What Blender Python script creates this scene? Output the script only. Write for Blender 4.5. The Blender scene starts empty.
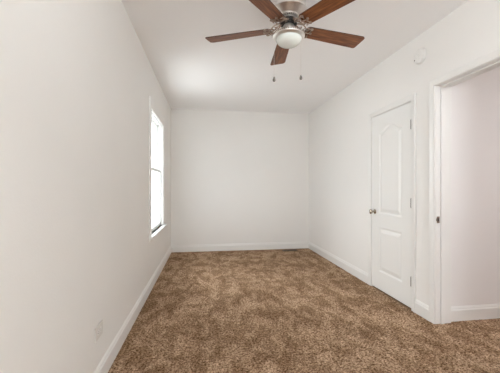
import bpy, bmesh, math, random
import numpy as np
from mathutils import Vector, Matrix

S = bpy.context.scene
C = S.collection
PI = math.pi
R = math.radians
random.seed(7)
rng = np.random.default_rng(7)

# ---------------------------------------------------------------- camera
CAM_H = 1.21
cam_d = bpy.data.cameras.new('camera')
cam_d.sensor_width = 36.0
cam_d.lens = 36.0 * 300.0 / 500.0
cam_d.clip_start = 0.05
cam = bpy.data.objects.new('camera', cam_d)
cam.location = (0, 0, CAM_H)
cam.rotation_euler = (R(90), 0, -R(8.25))
C.objects.link(cam)
S.camera = cam

# room numbers (metres): +Y runs down the room, +X to the closet side
XL, XR = -0.648, 1.99
YB, YR = 5.66, -2.6
H = 2.64
HALL_Y = 2.41
HALL_X = 3.75

# ---------------------------------------------------------------- world, lights, exposure
S.view_settings.view_transform = 'Standard'
S.view_settings.look = 'None'
S.view_settings.gamma = 1.0
S.view_settings.use_curve_mapping = False
S.view_settings.exposure = 0.17
S.render.film_transparent = False
S.cycles.use_denoising = True
S.cycles.max_bounces = 16
S.cycles.diffuse_bounces = 12
S.cycles.caustics_reflective = False
S.cycles.caustics_refractive = False
S.cycles.sample_clamp_indirect = 20.0

W = bpy.data.worlds.new('world')
S.world = W
W.use_nodes = True
bg = W.node_tree.nodes['Background']
bg.inputs['Color'].default_value = (0.905, 0.955, 1.0, 1)      # overcast sky
bg.inputs['Strength'].default_value = 6.2


def area(name, loc, target, sx, sy, power, col):
    d = bpy.data.lights.new(name, 'AREA')
    d.shape = 'RECTANGLE'
    d.size, d.size_y, d.energy, d.color = sx, sy, power, col
    o = bpy.data.objects.new(name, d)
    o.location = loc
    o.rotation_euler = (Vector(target) - Vector(loc)).to_track_quat('-Z', 'Y').to_euler()
    C.objects.link(o)
    return o


# daylight through the side window, added fill lights behind the camera, and the hall's light
area('window_daylight', (XL - 1.7, 5.0, 2.2), (XL + 1.6, 3.3, 1.0), 1.6, 2.0, 108, (0.97, 0.985, 1.0))
area('ground_bounce', (XL - 1.0, 4.6, 0.05), (XL + 0.45, 4.1, 2.64), 1.4, 1.6, 38, (0.98, 0.99, 1.0))
area('ceiling_fill_light', (1.15, -0.45, 1.85), (1.3, 0.0, 3.0), 0.6, 0.6, 35, (0.92, 0.965, 1.0))  # added soft uplight behind the camera, evens out the room off the ceiling
area('rear_fill_light', (0.25, YR - 0.3, 1.6), (0.9, 4.0, 1.5), 1.6, 1.5, 20, (0.97, 0.985, 1.0))  # added fill shining in through the unseen rear opening
area('hall_light', (2.95, 0.6, 2.55), (2.95, 0.6, 0), 0.6, 0.6, 21, (0.98, 0.96, 0.97))

# portals that guide the sky light through the side window and the added rear opening
for _n, _l, _t, _a, _b in (('window_portal', (XL - 0.14, 4.15, 1.38), (1, 4.15, 1.38), 1.0, 1.5), ('rear_portal', (0.25, YR - 0.12, 1.5), (0.25, 1, 1.5), 1.6, 1.5)):
    _p = area(_n, _l, _t, _a, _b, 1.0, (1, 1, 1))
    _p.data.cycles.is_portal = True

# ---------------------------------------------------------------- materials


def mat(name, col, rough=0.6, metal=0.0, spec=0.5, bump=0.0, bscale=40.0, vary=0.0, vscale=2.0):
    m = bpy.data.materials.new(name)
    m.use_nodes = True
    nt = m.node_tree
    b = nt.nodes['Principled BSDF']
    b.inputs['Base Color'].default_value = (*col, 1)
    b.inputs['Roughness'].default_value = rough
    b.inputs['Metallic'].default_value = metal
    b.inputs['Specular IOR Level'].default_value = spec
    tc = nt.nodes.new('ShaderNodeTexCoord')
    if vary:
        n = nt.nodes.new('ShaderNodeTexNoise')
        n.inputs['Scale'].default_value = vscale
        n.inputs['Detail'].default_value = 4
        nt.links.new(tc.outputs['Object'], n.inputs['Vector'])
        r = nt.nodes.new('ShaderNodeValToRGB')
        r.color_ramp.elements[0].position = 0.3
        r.color_ramp.elements[1].position = 0.7
        r.color_ramp.elements[0].color = (*[c * (1 - vary) for c in col], 1)
        r.color_ramp.elements[1].color = (*[min(1, c * (1 + vary)) for c in col], 1)
        nt.links.new(n.outputs['Fac'], r.inputs['Fac'])
        nt.links.new(r.outputs['Color'], b.inputs['Base Color'])
    if bump:
        n2 = nt.nodes.new('ShaderNodeTexNoise')
        n2.inputs['Scale'].default_value = bscale
        n2.inputs['Detail'].default_value = 3
        nt.links.new(tc.outputs['Object'], n2.inputs['Vector'])
        bp = nt.nodes.new('ShaderNodeBump')
        bp.inputs['Strength'].default_value = bump
        bp.inputs['Distance'].default_value = 0.004
        nt.links.new(n2.outputs['Fac'], bp.inputs['Height'])
        nt.links.new(bp.outputs['Normal'], b.inputs['Normal'])
    return m


M = {}
M['wall'] = mat('wall_paint', (0.836, 0.825, 0.803), 0.75, spec=0.25, bump=0.12, bscale=90, vary=0.012, vscale=1.3)
M['hall'] = mat('hall_paint', (0.83, 0.812, 0.808), 0.75, spec=0.25, bump=0.1, bscale=90)
M['ceiling'] = mat('ceiling_paint', (0.89, 0.888, 0.888), 0.9, spec=0.1, bump=0.1, bscale=60)
M['trim'] = mat('trim_paint', (0.815, 0.81, 0.792), 0.38, spec=0.4)
M['door'] = mat('door_paint', (0.82, 0.818, 0.798), 0.42, spec=0.4, bump=0.04, bscale=150)
M['vinyl'] = mat('window_vinyl', (0.88, 0.89, 0.88), 0.35, spec=0.5)
M['plastic'] = mat('white_plastic', (0.80, 0.79, 0.77), 0.35)
M['plate'] = mat('outlet_plate', (0.72, 0.70, 0.67), 0.4)
M['dark'] = mat('dark_slot', (0.03, 0.028, 0.025), 0.6)
M['nickel'] = mat('brushed_nickel', (0.82, 0.80, 0.77), 0.38, metal=1.0, vary=0.06, vscale=60)
M['hinge'] = mat('satin_hinge', (0.25, 0.235, 0.225), 0.4, metal=0.85)
M['bronze'] = mat('aged_nickel_knob', (0.50, 0.44, 0.36), 0.25, metal=1.0)
M['strike'] = mat('brown_strike_plate', (0.25, 0.18, 0.14), 0.4, metal=0.7)
M['iron'] = mat('bracket_metal', (0.42, 0.33, 0.27), 0.3, metal=0.95, vary=0.25, vscale=70)
M['black'] = mat('motor_black', (0.02, 0.018, 0.016), 0.5)
M['register'] = mat('brown_register', (0.10, 0.065, 0.04), 0.5, metal=0.3)
M['fob'] = mat('pewter_fob', (0.16, 0.15, 0.14), 0.4, metal=0.6)
M['subfloor'] = mat('carpet_backing', (0.25, 0.165, 0.10), 0.95, spec=0.05)
M['siding'] = mat('pale_siding', (0.75, 0.76, 0.78), 0.7)
M['grass'] = mat('pale_concrete', (0.62, 0.62, 0.61), 0.95, vary=0.06, vscale=6)

# frosted glass bowl
m = mat('frosted_glass_bowl', (0.74, 0.77, 0.735), 0.22, spec=0.5)
b = m.node_tree.nodes['Principled BSDF']
b.inputs['Subsurface Weight'].default_value = 0.3
b.inputs['Subsurface Radius'].default_value = (0.03, 0.03, 0.03)
M['frost'] = m

# window glass
m = bpy.data.materials.new('window_glass')
m.use_nodes = True
nt = m.node_tree
for n in list(nt.nodes):
    if n.type != 'OUTPUT_MATERIAL':
        nt.nodes.remove(n)
out = nt.nodes['Material Output']
tr = nt.nodes.new('ShaderNodeBsdfTransparent')
tr.inputs['Color'].default_value = (0.97, 0.98, 0.98, 1)
gl = nt.nodes.new('ShaderNodeBsdfGlossy')
gl.inputs['Roughness'].default_value = 0.02
mx = nt.nodes.new('ShaderNodeMixShader')
mx.inputs['Fac'].default_value = 0.06
nt.links.new(tr.outputs[0], mx.inputs[1])
nt.links.new(gl.outputs[0], mx.inputs[2])
nt.links.new(mx.outputs[0], out.inputs['Surface'])
M['glass'] = m


def wood(name, c0, c1, c2):
    m = bpy.data.materials.new(name)
    m.use_nodes = True
    nt = m.node_tree
    b = nt.nodes['Principled BSDF']
    b.inputs['Roughness'].default_value = 0.42
    b.inputs['Specular IOR Level'].default_value = 0.35
    tc = nt.nodes.new('ShaderNodeTexCoord')
    mp = nt.nodes.new('ShaderNodeMapping')
    mp.inputs['Scale'].default_value = (3.0, 38.0, 10.0)      # grain runs along the blade
    nt.links.new(tc.outputs['Object'], mp.inputs['Vector'])
    n = nt.nodes.new('ShaderNodeTexNoise')
    n.inputs['Scale'].default_value = 1.6
    n.inputs['Detail'].default_value = 6
    n.inputs['Roughness'].default_value = 0.65
    nt.links.new(mp.outputs[0], n.inputs['Vector'])
    r = nt.nodes.new('ShaderNodeValToRGB')
    e = r.color_ramp.elements
    e[0].position, e[0].color = 0.30, (*c0, 1)
    e[1].position, e[1].color = 0.72, (*c2, 1)
    k = e.new(0.5)
    k.color = (*c1, 1)
    nt.links.new(n.outputs['Fac'], r.inputs['Fac'])
    nt.links.new(r.outputs['Color'], b.inputs['Base Color'])
    return m


M['wood'] = wood('reddish_walnut', (0.085, 0.025, 0.010), (0.20, 0.070, 0.025), (0.37, 0.145, 0.052))
M['wood_edge'] = mat('dark_blade_edge', (0.06, 0.022, 0.012), 0.5)

# carpet: fine per-tuft grain, clumps, and broad brushed patches
m = bpy.data.materials.new('brown_frieze_carpet')
m.use_nodes = True
nt = m.node_tree
b = nt.nodes['Principled BSDF']
b.inputs['Roughness'].default_value = 1.0
b.inputs['Specular IOR Level'].default_value = 0.0
tc = nt.nodes.new('ShaderNodeTexCoord')


def noise(scale, detail, rough=0.5, dist=0.0, stretch=None):
    n = nt.nodes.new('ShaderNodeTexNoise')
    n.inputs['Scale'].default_value = scale
    n.inputs['Detail'].default_value = detail
    n.inputs['Roughness'].default_value = rough
    n.inputs['Distortion'].default_value = dist
    src = tc.outputs['Object']
    if stretch:
        mp = nt.nodes.new('ShaderNodeMapping')
        mp.inputs['Scale'].default_value = stretch
        nt.links.new(src, mp.inputs['Vector'])
        src = mp.outputs[0]
    nt.links.new(src, n.inputs['Vector'])
    return n


def ramp(src, p0, c0, p1, c1):
    r = nt.nodes.new('ShaderNodeValToRGB')
    e = r.color_ramp.elements
    e[0].position, e[0].color = p0, (*c0, 1)
    e[1].position, e[1].color = p1, (*c1, 1)
    nt.links.new(src, r.inputs['Fac'])
    return r


def mult(a, c):
    x = nt.nodes.new('ShaderNodeMix')
    x.data_type = 'RGBA'
    x.blend_type = 'MULTIPLY'
    x.inputs[0].default_value = 1.0
    nt.links.new(a, x.inputs[6])
    nt.links.new(c, x.inputs[7])
    return x.outputs[2]


CARPET_DARK, CARPET_LIGHT = (0.125, 0.064, 0.029), (0.63, 0.445, 0.30)
g1 = ramp(noise(62, 3, 0.8).outputs['Fac'], 0.38, CARPET_DARK, 0.63, CARPET_LIGHT)
g2 = ramp(noise(22, 3, 0.6, 0.6).outputs['Fac'], 0.30, (0.80, 0.78, 0.76), 0.68, (1.12, 1.13, 1.14))
g3 = ramp(noise(7.5, 3, 0.6, 0.5, (1.0, 0.55, 1.0)).outputs['Fac'], 0.42, (0.74, 0.70, 0.655), 0.58, (1.15, 1.17, 1.20))
g4 = ramp(noise(2.3, 2, 0.5, 0.6).outputs['Fac'], 0.38, (0.88, 0.865, 0.85), 0.62, (1.07, 1.08, 1.09))
nt.links.new(mult(mult(mult(g1.outputs['Color'], g2.outputs['Color']), g3.outputs['Color']), g4.outputs['Color']), b.inputs['Base Color'])
bp = nt.nodes.new('ShaderNodeBump')
bp.inputs['Strength'].default_value = 0.6
bp.inputs['Distance'].default_value = 0.006
nt.links.new(noise(160, 2, 0.6).outputs['Fac'], bp.inputs['Height'])
nt.links.new(bp.outputs['Normal'], b.inputs['Normal'])
M['carpet'] = m

# ---------------------------------------------------------------- mesh helpers


def box(bm, x0, x1, y0, y1, z0, z1):
    x0, x1 = sorted((x0, x1)); y0, y1 = sorted((y0, y1)); z0, z1 = sorted((z0, z1))
    v = [bm.verts.new(p) for p in [(x0, y0, z0), (x1, y0, z0), (x1, y1, z0), (x0, y1, z0),
                                   (x0, y0, z1), (x1, y0, z1), (x1, y1, z1), (x0, y1, z1)]]
    for f in [(0, 3, 2, 1), (4, 5, 6, 7), (0, 1, 5, 4), (1, 2, 6, 5), (2, 3, 7, 6), (3, 0, 4, 7)]:
        bm.faces.new([v[i] for i in f])
    return v


def lathe(bm, prof, seg=40, cx=0, cy=0, cz=0, axis='Z'):
    """prof: list of (r, h)."""
    rings = []
    for r, h in prof:
        ring = []
        if r < 1e-6:
            ps = [(0, 0)]
        else:
            ps = [(r * math.cos(2 * PI * i / seg), r * math.sin(2 * PI * i / seg)) for i in range(seg)]
        for a, c in ps:
            p = {'Z': (a, c, h), 'X': (h, a, c), 'Y': (c, h, a)}[axis]
            ring.append(bm.verts.new((cx + p[0], cy + p[1], cz + p[2])))
        rings.append(ring)
    for r0, r1 in zip(rings, rings[1:]):
        if len(r0) == 1 and len(r1) == 1:
            continue
        for i in range(seg):
            j = (i + 1) % seg
            if len(r0) == 1:
                bm.faces.new((r0[0], r1[j], r1[i]))
            elif len(r1) == 1:
                bm.faces.new((r0[i], r0[j], r1[0]))
            else:
                bm.faces.new((r0[i], r0[j], r1[j], r1[i]))
    for ring in (rings[0], rings[-1]):
        if len(ring) > 1:
            bm.faces.new(ring)


def tube(bm, pts, r, seg=8, r1=None):
    pts = [Vector(p) for p in pts]
    n = len(pts)
    prev = None
    rings = []
    up = Vector((0, 0, 1))
    for i, p in enumerate(pts):
        t = (pts[min(i + 1, n - 1)] - pts[max(i - 1, 0)]).normalized()
        a = up.cross(t)
        if a.length < 0.05:
            a = Vector((1, 0, 0)).cross(t)
        a.normalize()
        if prev is not None and a.dot(prev) < 0:
            a = -a
        prev = a
        c = t.cross(a)
        rr = r if r1 is None else r + (r1 - r) * i / (n - 1)
        rings.append([bm.verts.new(p + a * rr * math.cos(2 * PI * k / seg) + c * rr * math.sin(2 * PI * k / seg)) for k in range(seg)])
    for q0, q1 in zip(rings, rings[1:]):
        for k in range(seg):
            l = (k + 1) % seg
            bm.faces.new((q0[k], q0[l], q1[l], q1[k]))
    bm.faces.new(rings[0][::-1])
    bm.faces.new(rings[-1])


def sweep(bm, prof, a, c, nrm, up):
    """extrude a 2-D profile [(out, up)] from point a to point c; closed profile."""
    a, c, nrm, up = Vector(a), Vector(c), Vector(nrm), Vector(up)
    r0 = [bm.verts.new(a + nrm * o + up * u) for o, u in prof]
    r1 = [bm.verts.new(c + nrm * o + up * u) for o, u in prof]
    n = len(prof)
    for i in range(n):
        j = (i + 1) % n
        bm.faces.new((r0[i], r0[j], r1[j], r1[i]))
    bm.faces.new(r0[::-1])
    bm.faces.new(r1)


def obj(name, bm, material, parent=None, smooth=False, bevel=0.0, loc=None):
    bmesh.ops.recalc_face_normals(bm, faces=bm.faces[:])
    me = bpy.data.meshes.new(name)
    bm.to_mesh(me)
    bm.free()
    me.materials.append(M[material] if isinstance(material, str) else material)
    o = bpy.data.objects.new(name, me)
    C.objects.link(o)
    if parent is not None:
        o.parent = parent
    if loc is not None:
        o.location = loc
    if smooth:
        for p in me.polygons:
            p.use_smooth = True
        sm = o.modifiers.new('split', 'EDGE_SPLIT')
        sm.split_angle = R(38)
    if bevel:
        bv = o.modifiers.new('bevel', 'BEVEL')
        bv.width = bevel
        bv.segments = 2
        bv.limit_method = 'ANGLE'
    return o


def tag(o, label=None, cat=None, group=None, kind=None):
    if label: o['label'] = label
    if cat: o['category'] = cat
    if group: o['group'] = group
    if kind: o['kind'] = kind
    return o


def struct(name, bm, m, label=None, cat=None, **k):
    return tag(obj(name, bm, m, **k), label, cat, kind='structure')


def empty(name, loc, label=None, cat=None, group=None, kind=None):
    o = bpy.data.objects.new(name, None)
    o.empty_display_size = 0.1
    o.location = loc
    C.objects.link(o)
    return tag(o, label, cat, group, kind)


NB = bmesh.new

# ---------------------------------------------------------------- structure: shell
DY0, DY1, DZ = 2.680, 3.398, 2.045            # closet door opening in the right wall
OY0, OY1, OZ = 1.60, 2.375, 2.093             # doorway clear opening
WY0, WY1, WZ0, WZ1 = 3.66, 4.64, 0.635, 2.13  # side window opening
T = 0.150

bm = NB(); box(bm, XL - 0.15, HALL_X + 0.1, YR - 0.15, YB + 0.15, -0.10, -0.006)
struct('floor', bm, 'subfloor', 'brown carpeted floor of the empty room and hall', 'floor')

bm = NB(); box(bm, XL - 0.15, HALL_X + 0.1, YR - 0.15, YB + 0.15, H, H + 0.1)
struct('ceiling', bm, 'ceiling', 'flat off-white ceiling above the fan', 'ceiling')


def wall_x(name, x0, x1, ya, yb, openings, m, label):
    """wall slab running along Y with rectangular openings (y0, y1, z0, z1)."""
    bm = NB()
    ys = sorted({ya, yb} | {o[0] for o in openings} | {o[1] for o in openings})
    for y0, y1 in zip(ys, ys[1:]):
        mid = (y0 + y1) / 2
        op = [o for o in openings if o[0] < mid < o[1]]
        if not op:
            box(bm, x0, x1, y0, y1, 0, H)
        else:
            _, _, z0, z1 = op[0]
            if z0 > 0.001:
                box(bm, x0, x1, y0, y1, 0, z0)
            box(bm, x0, x1, y0, y1, z1, H)
    bmesh.ops.remove_doubles(bm, verts=bm.verts[:], dist=1e-5)
    return struct(name, bm, m, label, 'wall')


wall_x('wall_left', XL - 0.15, XL, YR - 0.15, YB + 0.15, [(WY0, WY1, WZ0, WZ1)], 'wall', 'long off-white wall with the window in it')
wall_x('wall_right', XR, XR + T, YR - 0.15, YB, [(DY0 - 0.019, DY1 + 0.019, 0, DZ + 0.019), (OY0 - 0.019, OY1 + 0.019, 0, OZ + 0.019)],
       'wall', 'off-white wall holding the closet door and the open doorway')
bm = NB(); box(bm, XL, HALL_X, YB, YB + 0.15, 0, H)
struct('wall_back', bm, 'wall', 'plain off-white end wall with nothing on it', 'wall')

# wall behind the camera with a wide opening added to let in fill light
bm = NB()
RWX0, RWX1, RWZ0, RWZ1 = -0.55, 1.05, 0.75, 2.25
box(bm, XL, RWX0, YR - 0.15, YR, 0, H); box(bm, RWX1, XR, YR - 0.15, YR, 0, H)
box(bm, RWX0, RWX1, YR - 0.15, YR, 0, RWZ0); box(bm, RWX0, RWX1, YR - 0.15, YR, RWZ1, H)
bmesh.ops.remove_doubles(bm, verts=bm.verts[:], dist=1e-5)
struct('wall_front', bm, 'wall')

# hall beyond the doorway
bm = NB(); box(bm, XR + T, HALL_X, HALL_Y, HALL_Y + 0.1, 0, H)
struct('wall_hall', bm, 'hall', 'white hall wall seen through the open doorway', 'wall')
bm = NB(); box(bm, HALL_X, HALL_X + 0.1, YR - 0.15, YB + 0.15, 0, H)
struct('wall_hall_side', bm, 'hall')
bm = NB(); box(bm, XR + T, HALL_X, YR - 0.15, YR, 0, H)
struct('wall_hall_end', bm, 'hall')

# ---------------------------------------------------------------- structure: baseboards and casings
BB = [(0, 0), (0.014, 0), (0.014, 0.096), (0.011, 0.103), (0.0085, 0.106), (0.0085, 0.114), (0.005, 0.122), (0.002, 0.128), (0, 0.130)]


def baseboard(name, runs, label):
    bm = NB()
    for a, c, n in runs:
        sweep(bm, BB, a, c, n, (0, 0, 1))
    return struct(name, bm, 'trim', label, 'baseboard')


CW = 0.057      # casing width
baseboard('baseboard_left', [((XL, YR, 0), (XL, YB, 0), (1, 0, 0))], 'white baseboard along the window wall')
baseboard('baseboard_back', [((XL, YB, 0), (XR, YB, 0), (0, -1, 0))], 'white baseboard along the far end wall')
baseboard('baseboard_right', [((XR, YB, 0), (XR, DY1 + 0.004 + CW, 0), (-1, 0, 0)),
                              ((XR, DY0 - 0.004 - CW, 0), (XR, OY1 + 0.004 + CW, 0), (-1, 0, 0)),
                              ((XR, OY0 - 0.004 - CW, 0), (XR, YR, 0), (-1, 0, 0))], 'white baseboard along the closet wall')
baseboard('baseboard_hall', [((XR + T, HALL_Y, 0), (HALL_X, HALL_Y, 0), (0, -1, 0))], 'white baseboard in the hall past the doorway')

# stepped casing profile: (thickness out, distance from the opening edge)
CP = [(0, 0), (0.009, 0), (0.011, 0.003), (0.011, 0.012), (0.013, 0.016), (0.016, 0.034), (0.018, 0.045), (0.018, 0.053), (0.015, 0.057), (0, 0.057)]


def casing(bm, x, nx, y0, y1, z0, z1, w=1.0, bottom=False):
    """mitred casing round an opening on a wall facing nx; w scales the width."""
    def ring(pts_in):
        return pts_in
    prof = [(o, u * w) for o, u in CP]
    path = [((y0, z0), (-1, 0)), ((y0, z1), (-1, 1)), ((y1, z1), (1, 1)), ((y1, z0), (1, 0))]
    rings = []
    for (y, z), (dy, dz) in path:
        rings.append([bm.verts.new((x + nx * o, y + dy * u, z + dz * u)) for o, u in prof])
    n = len(prof)
    for a, c in zip(rings, rings[1:]):
        for i in range(n):
            j = (i + 1) % n
            bm.faces.new((a[i], a[j], c[j], c[i]))
    bm.faces.new(rings[0]); bm.faces.new(rings[-1][::-1])


def jamb(bm, x0, x1, y0, y1, z1, t=0.019):
    """frame lining: legs and head; clear opening is y0..y1, up to z1."""
    box(bm, x0, x1, y0 - t, y0, 0, z1 + t)
    box(bm, x0, x1, y1, y1 + t, 0, z1 + t)
    box(bm, x0, x1, y0, y1, z1, z1 + t)


# open doorway: jamb, stops, casings on both faces
bm = NB()
jamb(bm, XR, XR + T, OY0, OY1, OZ)
SX0, SX1, ST = XR + 0.048, XR + 0.083, 0.011
box(bm, SX0, SX1, OY1 - ST, OY1, 0, OZ - ST)
box(bm, SX0, SX1, OY0, OY0 + ST, 0, OZ - ST)
box(bm, SX0, SX1, OY0, OY1, OZ - ST, OZ)
struct('trim_1', bm, 'trim', 'white jamb and stop lining the open doorway', 'trim', bevel=0.0015)
bm = NB()
casing(bm, XR, -1, OY0 - 0.004, OY1 + 0.004, 0, OZ + 0.004)
struct('trim_2', bm, 'trim', 'white casing round the open doorway', 'trim')
bm = NB()
casing(bm, XR + T, 1, OY0 - 0.004, OY1 + 0.004, 0, OZ + 0.004, w=0.6)
struct('trim_3', bm, 'trim')

# closet door jamb and casing
bm = NB(); jamb(bm, XR, XR + T, DY0, DY1, DZ)
CSX = XR + 0.038
box(bm, CSX, CSX + 0.03, DY1 - ST, DY1, 0, DZ - ST)
box(bm, CSX, CSX + 0.03, DY0, DY0 + ST, 0, DZ - ST)
box(bm, CSX, CSX + 0.03, DY0, DY1, DZ - ST, DZ)
box(bm, XR + T - 0.004, XR + T, DY0, DY1, 0, DZ)     # closed off behind the slab
struct('trim_4', bm, 'trim', 'white jamb round the closed closet door', 'trim')
bm = NB(); casing(bm, XR, -1, DY0 - 0.004, DY1 + 0.004, 0, DZ + 0.004)
struct('trim_5', bm, 'trim', 'white casing round the closed closet door', 'trim')

# ---------------------------------------------------------------- closet door (door_1)
door = empty('door_1', (XR, (DY0 + DY1) / 2, 0), 'closed white two-panel arch-top closet door', 'door', kind='structure')
PX = XR - 0.0                                        # room face of the slab, just inside the casing
y0, y1, z0, z1 = DY0 + 0.003, DY1 - 0.003, 0.014, DZ - 0.004
FX = XR + 0.001


def door_slab():
    """slab with two moulded panels; front face is a height field over a fine grid."""
    ny, nz = 150, 430
    W_, H_ = y1 - y0, z1 - z0
    ys = np.linspace(0, W_, ny); zs = np.linspace(0, H_, nz)
    Y, Z = np.meshgrid(ys, zs, indexing='ij')
    ym = W_ / 2

    def sdf(pz0, pz1, arch):
        hw = 0.207
        dx = np.abs(Y - ym) - hw
        top = pz1 + arch * np.sqrt(np.clip(1 - ((Y - ym) / (hw * 1.02)) ** 2, 0, 1)) if arch else pz1
        if arch:
            u = np.clip(np.abs(Y - ym) / hw, 0, 1)
            top = pz1 + arch * (0.5 + 0.5 * np.cos(PI * u)) ** 0.9
        dz = np.maximum(pz0 - Z, Z - top)
        return np.maximum(dx, dz)             # negative inside

    d = np.minimum(sdf(0.225 - z0, 0.735 - z0, 0), sdf(0.895 - z0, 1.825 - z0, 0.075))
    s = -d                                     # distance into the panel
    dep = np.interp(s, [0, 0.004, 0.012, 0.020, 0.026, 0.052, 0.06], [0, 0.0035, 0.009, 0.0095, 0.008, 0.0015, 0.0])
    bm = NB()
    g = [[bm.verts.new((FX + dep[i, j], y0 + ys[i], z0 + zs[j])) for j in range(nz)] for i in range(ny)]
    for i in range(ny - 1):
        for j in range(nz - 1):
            bm.faces.new((g[i][j], g[i][j + 1], g[i + 1][j + 1], g[i + 1][j]))
    bx = FX + 0.034
    c = [bm.verts.new(p) for p in [(bx, y0, z0), (bx, y1, z0), (bx, y1, z1), (bx, y0, z1)]]
    bm.faces.new(c)
    bm.faces.new([g[i][0] for i in range(ny)] + [c[1], c[0]])
    bm.faces.new([g[i][nz - 1] for i in range(ny)][::-1] + [c[3], c[2]])
    bm.faces.new([g[0][j] for j in range(nz)][::-1] + [c[0], c[3]])
    bm.faces.new([g[ny - 1][j] for j in range(nz)] + [c[2], c[1]])
    return bm


DL = Vector(door.location)


def kid(name, bm, m, parent, base, **k):
    bmesh.ops.translate(bm, verts=bm.verts[:], vec=-Vector(base))
    return obj(name, bm, m, parent=parent, **k)


kid('door_slab', door_slab(), 'door', door, DL, smooth=True)
for hz in (0.278, 1.046, 1.818):
    bm = NB()
    hy, hx = DY0 + 0.001, FX - 0.0075
    for k in range(5):
        lathe(bm, [(0, -0.0083), (0.0068, -0.0083), (0.0068, 0.0083), (0, 0.0083)], 14, hx, hy, hz + (k - 2) * 0.0175)
    lathe(bm, [(0, -0.05), (0.004, -0.048), (0.0042, 0.046), (0.0055, 0.047), (0.004, 0.052), (0, 0.053)], 12, hx, hy, hz)
    box(bm, FX - 0.0015, FX + 0.001, hy + 0.001, hy + 0.006, hz - 0.044, hz + 0.044)
    kid('hinge', bm, 'hinge', door, DL, smooth=True)

# knob: rosette, neck, ball
ky, kz = DY1 - 0.066, 0.912
bm = NB()
lathe(bm, [(0, 0.0), (0.029, 0.0), (0.029, -0.003), (0.026, -0.006), (0.016, -0.010), (0.0115, -0.014), (0.0105, -0.030), (0.014, -0.036), (0.024, -0.041),
           (0.0285, -0.049), (0.0275, -0.058), (0.020, -0.064), (0.008, -0.067), (0, -0.0675)], 32, FX, ky, kz, 'X')
kn = kid('door_knob', bm, 'bronze', door, DL, smooth=True)
kn['label'] = 'round satin nickel door knob'

# strike plate set in the doorway jamb
bm = NB()
sx, sz = XR + 0.027, 0.917
yj = OY1
for (a0, a1, b0, b1) in [(-0.013, 0.013, 0.013, 0.029), (-0.013, 0.013, -0.029, -0.013), (-0.013, -0.007, -0.013, 0.013), (0.007, 0.013, -0.013, 0.013)]:
    box(bm, sx + a0, sx + a1, yj - 0.0018, yj, sz + b0, sz + b1)
box(bm, sx - 0.019, sx - 0.012, yj - 0.0025, yj, sz - 0.012, sz + 0.012)
sp = tag(obj('strike_plate', bm, 'strike'), 'small brown metal strike plate on the doorway jamb', 'strike plate')
bm = NB(); box(bm, sx - 0.007, sx + 0.007, yj - 0.0006, yj, sz - 0.013, sz + 0.013)
obj('latch_hole', bm, 'dark', parent=sp)

# ---------------------------------------------------------------- window_1
win = empty('window_1', (XL, (WY0 + WY1) / 2, WZ0), 'tall white double-hung window bright with daylight', 'window', kind='structure')
WL = Vector(win.location)


def wk(name, bm, m, parent=win, **k):
    return kid(name, bm, m, parent, WL, **k)


WC = 1.9
bm = NB()
casing(bm, XL, 1, WY0, WY1, WZ0 + 0.0, WZ1, w=WC)
wk('casing', bm, 'trim')
bm = NB()
t = 0.012
box(bm, XL - 0.15, XL, WY0, WY0 + t, WZ0, WZ1); box(bm, XL - 0.15, XL, WY1 - t, WY1, WZ0, WZ1)
box(bm, XL - 0.15, XL, WY0, WY1, WZ1 - t, WZ1); box(bm, XL - 0.15, XL - 0.03, WY0, WY1, WZ0 - 0.02, WZ0 - 0.001)
# parting stops between the sash tracks
for xs in (XL - 0.028, XL - 0.075):
    box(bm, xs, xs + 0.010, WY0 + t, WY0 + t + 0.014, WZ0, WZ1 - t)
    box(bm, xs, xs + 0.010, WY1 - t - 0.014, WY1 - t, WZ0, WZ1 - t)
    box(bm, xs, xs + 0.010, WY0, WY1, WZ1 - t - 0.014, WZ1 - t)
wk('window_frame', bm, 'vinyl', bevel=0.001)
bm = NB()
sweep(bm, [(-0.03, 0), (0.042, 0), (0.047, 0.004), (0.047, 0.020), (0.042, 0.024), (-0.03, 0.024)],
      (XL, WY0 - 0.13, WZ0 - 0.024), (XL, WY1 + 0.17, WZ0 - 0.024), (1, 0, 0), (0, 0, 1))
wk('window_sill', bm, 'trim')
bm = NB()
sweep(bm, [(0, 0), (0.008, 0), (0.012, 0.012), (0.012, 0.03), (0, 0.03)], (XL, WY0 - 0.105, WZ0 - 0.054), (XL, WY1 + 0.105, WZ0 - 0.054), (1, 0, 0), (0, 0, 1))
wk('apron', bm, 'trim')
mid = (WZ0 + WZ1) / 2 + 0.05


def sash(x0, x1, za, zb, name):
    bm = NB()
    ya, yb = WY0 + t + 0.001, WY1 - t - 0.001
    s = 0.042
    box(bm, x0, x1, ya, ya + s, za, zb); box(bm, x0, x1, yb - s, yb, za, zb)
    box(bm, x0, x1, ya + s, yb - s, za, za + (0.048 if name == 'lower' else 0.038)); box(bm, x0, x1, ya + s, yb - s, zb - 0.038, zb)
    fr = wk('sash', bm, 'vinyl', bevel=0.0015)
    fr['label'] = name + ' sliding sash'
    bm = NB(); xm = (x0 + x1) / 2
    box(bm, xm - 0.002, xm + 0.002, ya + s - 0.002, yb - s + 0.002, za + 0.03, zb - 0.03)
    kid('pane', bm, 'glass', fr, (0, 0, 0), loc=None).location = (0, 0, 0)
    return fr


def fix_pane(fr):
    for c in fr.children:
        for v in c.data.vertices:
            v.co -= WL


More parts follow.
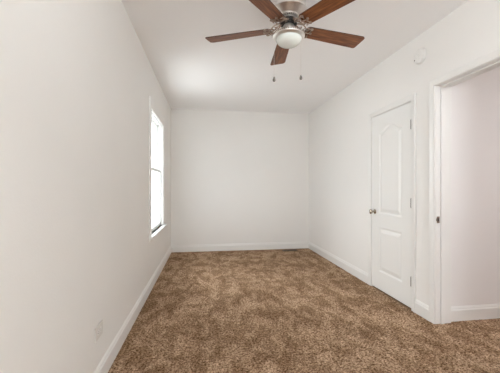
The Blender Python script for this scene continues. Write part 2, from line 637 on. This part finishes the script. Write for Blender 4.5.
fix_pane(sash(XL - 0.063, XL - 0.030, WZ0, mid + 0.019, 'lower'))
fix_pane(sash(XL - 0.110, XL - 0.077, mid - 0.019, WZ1 - t, 'upper'))
bm = NB()
lathe(bm, [(0, 0), (0.018, 0), (0.018, 0.008), (0.008, 0.013), (0, 0.013)], 16, XL - 0.046, (WY0 + WY1) / 2, mid + 0.019)
box(bm, XL - 0.05, XL - 0.022, (WY0 + WY1) / 2 - 0.006, (WY0 + WY1) / 2 + 0.03, mid + 0.027, mid + 0.035)
wk('sash_lock', bm, 'vinyl', smooth=True)

# unseen window added behind the camera for fill daylight
w2 = empty('added_rear_window', ((RWX0 + RWX1) / 2, YR, RWZ0), kind='structure')
bm = NB()
for (a, c, e, f) in [(RWX0, RWX0 + 0.05, RWZ0, RWZ1), (RWX1 - 0.05, RWX1, RWZ0, RWZ1), (0.22, 0.28, RWZ0, RWZ1), (RWX0, RWX1, RWZ0, RWZ0 + 0.05),
                     (RWX0, RWX1, RWZ1 - 0.05, RWZ1), (RWX0, RWX1, 1.48, 1.52)]:
    box(bm, a, c, YR - 0.10, YR - 0.05, e, f)
kid('window_frame', bm, 'vinyl', w2, w2.location)
bm = NB(); box(bm, RWX0 + 0.04, RWX1 - 0.04, YR - 0.077, YR - 0.073, RWZ0 + 0.04, RWZ1 - 0.04)
kid('pane', bm, 'glass', w2, w2.location)

# ---------------------------------------------------------------- carpet pile over the whole floor
def carpet():
    """one height field of tufts; finer near the camera."""
    def patch(xa, xb, ya, yb, step, amp):
        nx, ny = max(2, int((xb - xa) / step)), max(2, int((yb - ya) / step))
        xs = np.linspace(xa, xb, nx); ys = np.linspace(ya, yb, ny)
        X, Y = np.meshgrid(xs, ys, indexing='ij')
        X = X + rng.uniform(-.25, .25, X.shape) * step
        Y = Y + rng.uniform(-.25, .25, Y.shape) * step
        X[0, :] = xa; X[-1, :] = xb; Y[:, 0] = ya; Y[:, -1] = yb
        broad = 0.0012 * np.sin(X * 9 + 2 * np.sin(Y * 5)) * np.sin(Y * 8 + 1.7 * np.sin(X * 6))
        Z = rng.uniform(-amp, amp, X.shape) + broad
        Z[0, :] -= 0.003; Z[-1, :] -= 0.003
        V = np.stack([X, Y, Z], -1).reshape(-1, 3)
        i = np.arange(nx - 1)[:, None] * ny + np.arange(ny - 1)[None, :]
        F = np.stack([i, i + ny, i + ny + 1, i + 1], -1).reshape(-1, 4)
        return V, F
    parts = [patch(XL, XR, 0.9, 3.6, 0.0075, 0.0042),
             patch(XL, XR, 3.6, YB, 0.011, 0.0042),
             patch(XL, XR, YR, 0.9, 0.03, 0.003),
             patch(XR, XR + T, OY0, OY1, 0.0075, 0.0035),
             patch(XR + T, HALL_X, 1.2, HALL_Y, 0.009, 0.004),
             patch(XR + T, HALL_X, YR, 1.2, 0.03, 0.003)]
    VV, FF, off = [], [], 0
    for V, F in parts:
        VV.append(V); FF.append(F + off); off += len(V)
    V = np.concatenate(VV); F = np.concatenate(FF)
    me = bpy.data.meshes.new('carpet_pile')
    me.vertices.add(len(V)); me.vertices.foreach_set('co', V.astype(np.float32).ravel())
    me.loops.add(F.size); me.loops.foreach_set('vertex_index', F.astype(np.int32).ravel())
    me.polygons.add(len(F)); me.polygons.foreach_set('loop_start', np.arange(0, F.size, 4, dtype=np.int32))
    me.update(calc_edges=True)
    me.validate()
    me.materials.append(M['carpet'])
    o = bpy.data.objects.new('carpet_pile', me)
    C.objects.link(o)
    return o


tag(carpet(), 'mottled brown wall-to-wall carpet with brushed lighter patches', 'carpet', kind='stuff')

# ---------------------------------------------------------------- ceiling fan
FXC, FYC = 0.594, 2.130
fan = empty('ceiling_fan', (FXC, FYC, H), 'brushed nickel ceiling fan with five reddish wood blades and a light', 'ceiling fan')


def fk(name, bm, m, parent=fan, **k):
    return obj(name, bm, m, parent=parent, **k)


# z below is relative to the ceiling
bm = NB()
lathe(bm, [(0, 0), (0.105, 0), (0.124, -0.006), (0.128, -0.014), (0.128, -0.142), (0.133, -0.147), (0.133, -0.156), (0.126, -0.161),
           (0.118, -0.166), (0.108, -0.174), (0.095, -0.184), (0.084, -0.193), (0, -0.193)], 64)
fk('motor_housing', bm, 'nickel', smooth=True)
# vented ring under the housing
bm = NB()
lathe(bm, [(0, -0.192), (0.080, -0.192), (0.082, -0.195), (0.082, -0.199), (0.078, -0.203), (0.076, -0.199), (0, -0.199)], 56)
for k in range(30):
    a = 2 * PI * k / 30
    vs = box(bm, 0.052, 0.078, -0.0040, 0.0040, -0.207, -0.199)
    bmesh.ops.rotate(bm, verts=vs, cent=(0, 0, 0), matrix=Matrix.Rotation(a, 3, 'Z'))
lathe(bm, [(0.048, -0.199), (0.055, -0.199), (0.055, -0.209), (0.048, -0.209), (0.048, -0.199)], 56)
vr = fk('vent_ring', bm, 'nickel', smooth=True)
bm = NB()
lathe(bm, [(0, -0.198), (0.075, -0.198), (0.075, -0.2005), (0.047, -0.2015), (0.047, -0.232), (0.060, -0.234), (0.060, -0.246), (0.036, -0.250), (0, -0.250)], 40)
fk('flywheel', bm, 'black', smooth=True)['label'] = 'black rotor under the motor'
# switch housing between rotor and light
bm = NB()
lathe(bm, [(0, -0.250), (0.034, -0.250), (0.038, -0.256), (0.038, -0.262), (0.046, -0.268), (0.050, -0.276), (0.050, -0.300), (0.056, -0.308), (0, -0.308)], 48)
fk('switch_housing', bm, 'nickel', smooth=True)
bm = NB()
lathe(bm, [(0, -0.304), (0.056, -0.304), (0.078, -0.312), (0.104, -0.318), (0.115, -0.324), (0.118, -0.332), (0.116, -0.340), (0.104, -0.349), (0.096, -0.351), (0, -0.351)], 64)
lk = fk('light_kit', bm, 'nickel', smooth=True)
# beaded edge of the fitter
bm = NB()
for k in range(48):
    a = 2 * PI * k / 48
    bmesh.ops.create_icosphere(bm, subdivisions=1, radius=0.0045, matrix=Matrix.Translation((0.1165 * math.cos(a), 0.1165 * math.sin(a), -0.330)))
fk('beading', bm, 'iron', parent=lk, smooth=True)
bm = NB()
prof = [(0, -0.350), (0.094, -0.350)]
for k in range(1, 15):
    a = PI / 2 * k / 14
    prof.append((0.094 * math.cos(a) if k < 14 else 0, -0.350 - 0.060 * math.sin(a)))
lathe(bm, prof, 56)
gb = fk('glass_bowl', bm, 'frost', smooth=True)
gb['label'] = 'frosted white glass bowl'

BLADE_Z = -0.275


def blade_mesh():
    """wooden blade along +X, rounded root and slightly slanted rounded tip."""
    bm = NB()
    r0, r1, th = 0.132, 0.640, 0.0065
    outl = []
    n = 12
    w0, w1 = 0.056, 0.070
    # root: rounded corners
    for k in range(n + 1):
        a = PI / 2 + PI / 2 * k / n
        outl.append((r0 + 0.030 + 0.030 * math.cos(a), (w0 - 0.030) + 0.030 * math.sin(a)))
    for k in range(n + 1):
        a = PI + PI / 2 * k / n
        outl.append((r0 + 0.030 + 0.030 * math.cos(a), -(w0 - 0.030) + 0.030 * math.sin(a)))
    # tip: one tight and one wider corner
    for k in range(n + 1):
        a = -PI / 2 + PI / 2 * k / n
        outl.append((r1 - 0.030 + 0.030 * math.cos(a), -w1 + 0.020 + 0.020 * math.sin(a)))
    for k in range(n + 1):
        a = PI / 2 * k / n
        outl.append((r1 - 0.022 + 0.018 * math.cos(a), w1 - 0.016 + 0.016 * math.sin(a)))
    t_ = [bm.verts.new((x, y, th / 2)) for x, y in outl]
    b_ = [bm.verts.new((x, y, -th / 2)) for x, y in outl]
    bm.faces.new(t_); bm.faces.new(b_[::-1])
    for i in range(len(outl)):
        j = (i + 1) % len(outl)
        bm.faces.new((t_[i], b_[i], b_[j], t_[j]))
    return bm


def arc(cx, cy, r, a0, a1, z0, z1, n=14):
    return [(cx + r * math.cos(a0 + (a1 - a0) * i / n), cy + r * math.sin(a0 + (a1 - a0) * i / n), z0 + (z1 - z0) * i / n) for i in range(n + 1)]


def bracket_mesh():
    """ornate blade iron: a neck from the rotor opening into scrolls and a lobed plate under the blade root."""
    bm = NB()
    zt, zb = 0.036, -0.008
    for s in (-1, 1):
        # S-shaped side rails
        pts = []
        for i in range(25):
            u = i / 24
            x = 0.058 + u * 0.132
            y = s * (0.012 + 0.036 * math.sin(PI * min(1, u * 1.15)) ** 1.0 * (0.35 + 0.65 * u) + 0.020 * u)
            z = zt + (zb - zt) * (3 * u * u - 2 * u ** 3)
            pts.append((x, y, z))
        tube(bm, pts, 0.0046, 8)
        # scrolls
        tube(bm, arc(0.150, s * 0.026, 0.016, s * -2.2, s * 3.0, 0.004, -0.006), 0.0034, 6)
        tube(bm, arc(0.178, s * 0.040, 0.013, s * -2.6, s * 2.6, -0.008, -0.008), 0.0032, 6)
        tube(bm, arc(0.205, s * 0.030, 0.016, s * -1.2, s * 3.4, -0.009, -0.009), 0.0034, 6)
        tube(bm, arc(0.115, s * 0.018, 0.011, s * -2.6, s * 2.6, 0.017, 0.010), 0.0030, 6)
    tube(bm, [(0.052, 0, zt), (0.085, 0, 0.030), (0.12, 0, 0.010), (0.15, 0, -0.004), (0.20, 0, -0.009), (0.242, 0, -0.009)], 0.0055, 8, 0.004)
    # rim hugging the blade's rounded root
    pts = []
    for i in range(31):
        a = PI * 0.5 + PI * i / 30
        pts.append((0.225 + 0.048 * math.cos(a), 0.056 * math.sin(a), -0.008))
    tube(bm, pts, 0.0045, 8)
    # screw pads
    for (x, y) in [(0.242, 0), (0.226, 0.045), (0.226, -0.045)]:
        lathe(bm, [(0, -0.0035), (0.010, -0.0035), (0.011, -0.008), (0.006, -0.0135), (0, -0.0145)], 16, x, y, 0)
    for v in bm.verts:                       # the scrolls sit close round the hub
        v.co.x = 0.046 + (v.co.x - 0.052) * 0.72
    # foot bolted to the rotor
    lathe(bm, [(0, 0.028), (0.013, 0.028), (0.013, 0.046), (0, 0.046)], 16, 0.050, 0, 0)
    return bm


blade_bm = blade_mesh()
bracket0 = blade0 = None
base_ang = 11.8
for k in range(5):
    a = R(base_ang + 72 * k)
    if k == 0:
        br = fk('blade_bracket', bracket_mesh(), 'iron', smooth=True)
        bl = fk('blade', blade_bm, 'wood')
        bracket0, blade0 = br, bl
        blade0.data.materials.append(M['wood_edge'])
        for p in blade0.data.polygons:
            if abs(p.normal.z) < 0.5:
                p.material_index = 1
    else:
        br = bracket0.copy(); C.objects.link(br); br.parent = fan
        bl = blade0.copy(); C.objects.link(bl); bl.parent = fan
    rot = Matrix.Rotation(a, 4, 'Z') @ Matrix.Rotation(R(-11), 4, 'X')
    br.matrix_local = Matrix.Translation((0, 0, BLADE_Z)) @ Matrix.Rotation(a, 4, 'Z') @ Matrix.Rotation(R(-6), 4, 'X')
    bl.matrix_local = Matrix.Translation((0, 0, BLADE_Z)) @ rot


def chain(dx, dy, zend, name):
    bm = NB()
    z = -0.335
    while z > zend + 0.004:
        bmesh.ops.create_icosphere(bm, subdivisions=1, radius=0.0016, matrix=Matrix.Translation((dx, dy, z)))
        z -= 0.0036
    tube(bm, [(dx, dy, -0.335), (dx, dy, zend)], 0.0006, 6)
    ch = fk('pull_chain', bm, 'nickel')
    ch['label'] = name
    bm = NB()
    lathe(bm, [(0, zend + 0.004), (0.003, zend + 0.002), (0.005, zend - 0.004), (0.0095, zend - 0.014), (0.0105, zend - 0.022), (0.0085, zend - 0.030), (0, zend - 0.034)], 18, dx, dy)
    fk('pull_knob', bm, 'fob', parent=ch, smooth=True)


ca, sa = math.cos(R(8.25)), math.sin(R(8.25))
chain(0.093 * ca + 0.02 * sa, -0.093 * sa + 0.02 * ca, 2.030 - H, 'shorter fine metal pull chain with small dark pull')
chain(-0.107 * ca - 0.01 * sa, 0.107 * sa - 0.01 * ca, 2.005 - H, 'longer fine metal pull chain with small dark pull')

# ---------------------------------------------------------------- smoke detector
sd = empty('smoke_detector', (XR, 2.556, 2.432), 'round white smoke detector high on the wall near the doorway', 'smoke detector')
bm = NB()
lathe(bm, [(0, 0), (0.073, 0), (0.073, -0.006), (0.070, -0.009), (0, -0.009)], 48, axis='X')
obj('mounting_plate', bm, 'plastic', parent=sd, smooth=True)
bm = NB()
lathe(bm, [(0, -0.009), (0.066, -0.009), (0.070, -0.012), (0.069, -0.020), (0.060, -0.028), (0.045, -0.032), (0.030, -0.033), (0.028, -0.030), (0.014, -0.030), (0.012, -0.034), (0, -0.035)], 48, axis='X')
obj('cover', bm, 'plastic', parent=sd, smooth=True)
bm = NB()
lathe(bm, [(0, -0.022), (0.006, -0.022), (0.006, -0.0335), (0, -0.0345)], 14, 0, 0.042, -0.026, axis='X')
o = obj('test_light', bm, 'fob', parent=sd, smooth=True)
o['label'] = 'small dark indicator'

# ---------------------------------------------------------------- wall outlet (mounted sideways)
ou = empty('wall_outlet', (XL, 1.93, 0.335), 'white electrical outlet plate mounted sideways low on the left wall', 'outlet')
bm = NB(); box(bm, 0, 0.006, -0.062, 0.062, -0.042, 0.042)
obj('cover_plate', bm, 'plate', parent=ou, bevel=0.0025)
for s in (-1, 1):
    bm = NB()
    lathe(bm, [(0, 0.004), (0.0165, 0.004), (0.0165, 0.0068), (0.015, 0.0075), (0, 0.0075)], 28, 0, s * 0.021, 0, 'X')
    rc = obj('receptacle', bm, 'plastic', parent=ou, smooth=True)
    bm = NB()
    box(bm, 0.0073, 0.0078, s * 0.021 - 0.004, s * 0.021 + 0.005, 0.0050, 0.0070)
    box(bm, 0.0073, 0.0078, s * 0.021 - 0.003, s * 0.021 + 0.004, -0.0070, -0.0050)
    lathe(bm, [(0, 0.0073), (0.0022, 0.0073), (0.0022, 0.0078), (0, 0.0078)], 10, 0, s * 0.021 - 0.010, 0, 'X')
    obj('slots', bm, 'dark', parent=rc)
bm = NB(); lathe(bm, [(0, 0.005), (0.003, 0.005), (0.0025, 0.0062), (0, 0.0064)], 12, 0, 0, 0, 'X')
obj('screw', bm, 'plastic', parent=ou)

# ---------------------------------------------------------------- floor register
fr = empty('floor_register', (1.555, 5.50, 0.0), 'brown metal floor vent register against the end wall', 'floor vent')
bm = NB()
L, Wd = 0.135, 0.062
for (a, c, e, f) in [(-L, L, -Wd, -Wd + 0.014), (-L, L, Wd - 0.014, Wd), (-L, -L + 0.014, -Wd, Wd), (L - 0.014, L, -Wd, Wd), (-L, L, -0.004, 0.004)]:
    box(bm, a, c, e, f, 0.0, 0.010)
obj('frame', bm, 'register', parent=fr)
bm = NB()
for k in range(17):
    x = -L + 0.018 + k * 0.0147
    box(bm, x, x + 0.005, -Wd + 0.01, Wd - 0.01, 0.002, 0.008)
obj('grille', bm, 'register', parent=fr)
bm = NB(); box(bm, -L + 0.005, L - 0.005, -Wd + 0.005, Wd - 0.005, 0.0, 0.003)
obj('duct_opening', bm, 'dark', parent=fr)

# ---------------------------------------------------------------- outdoors past the window
bm = NB(); box(bm, -14, XL - 0.15, -8, 16, -0.7, -0.6)
struct('ground', bm, 'grass')
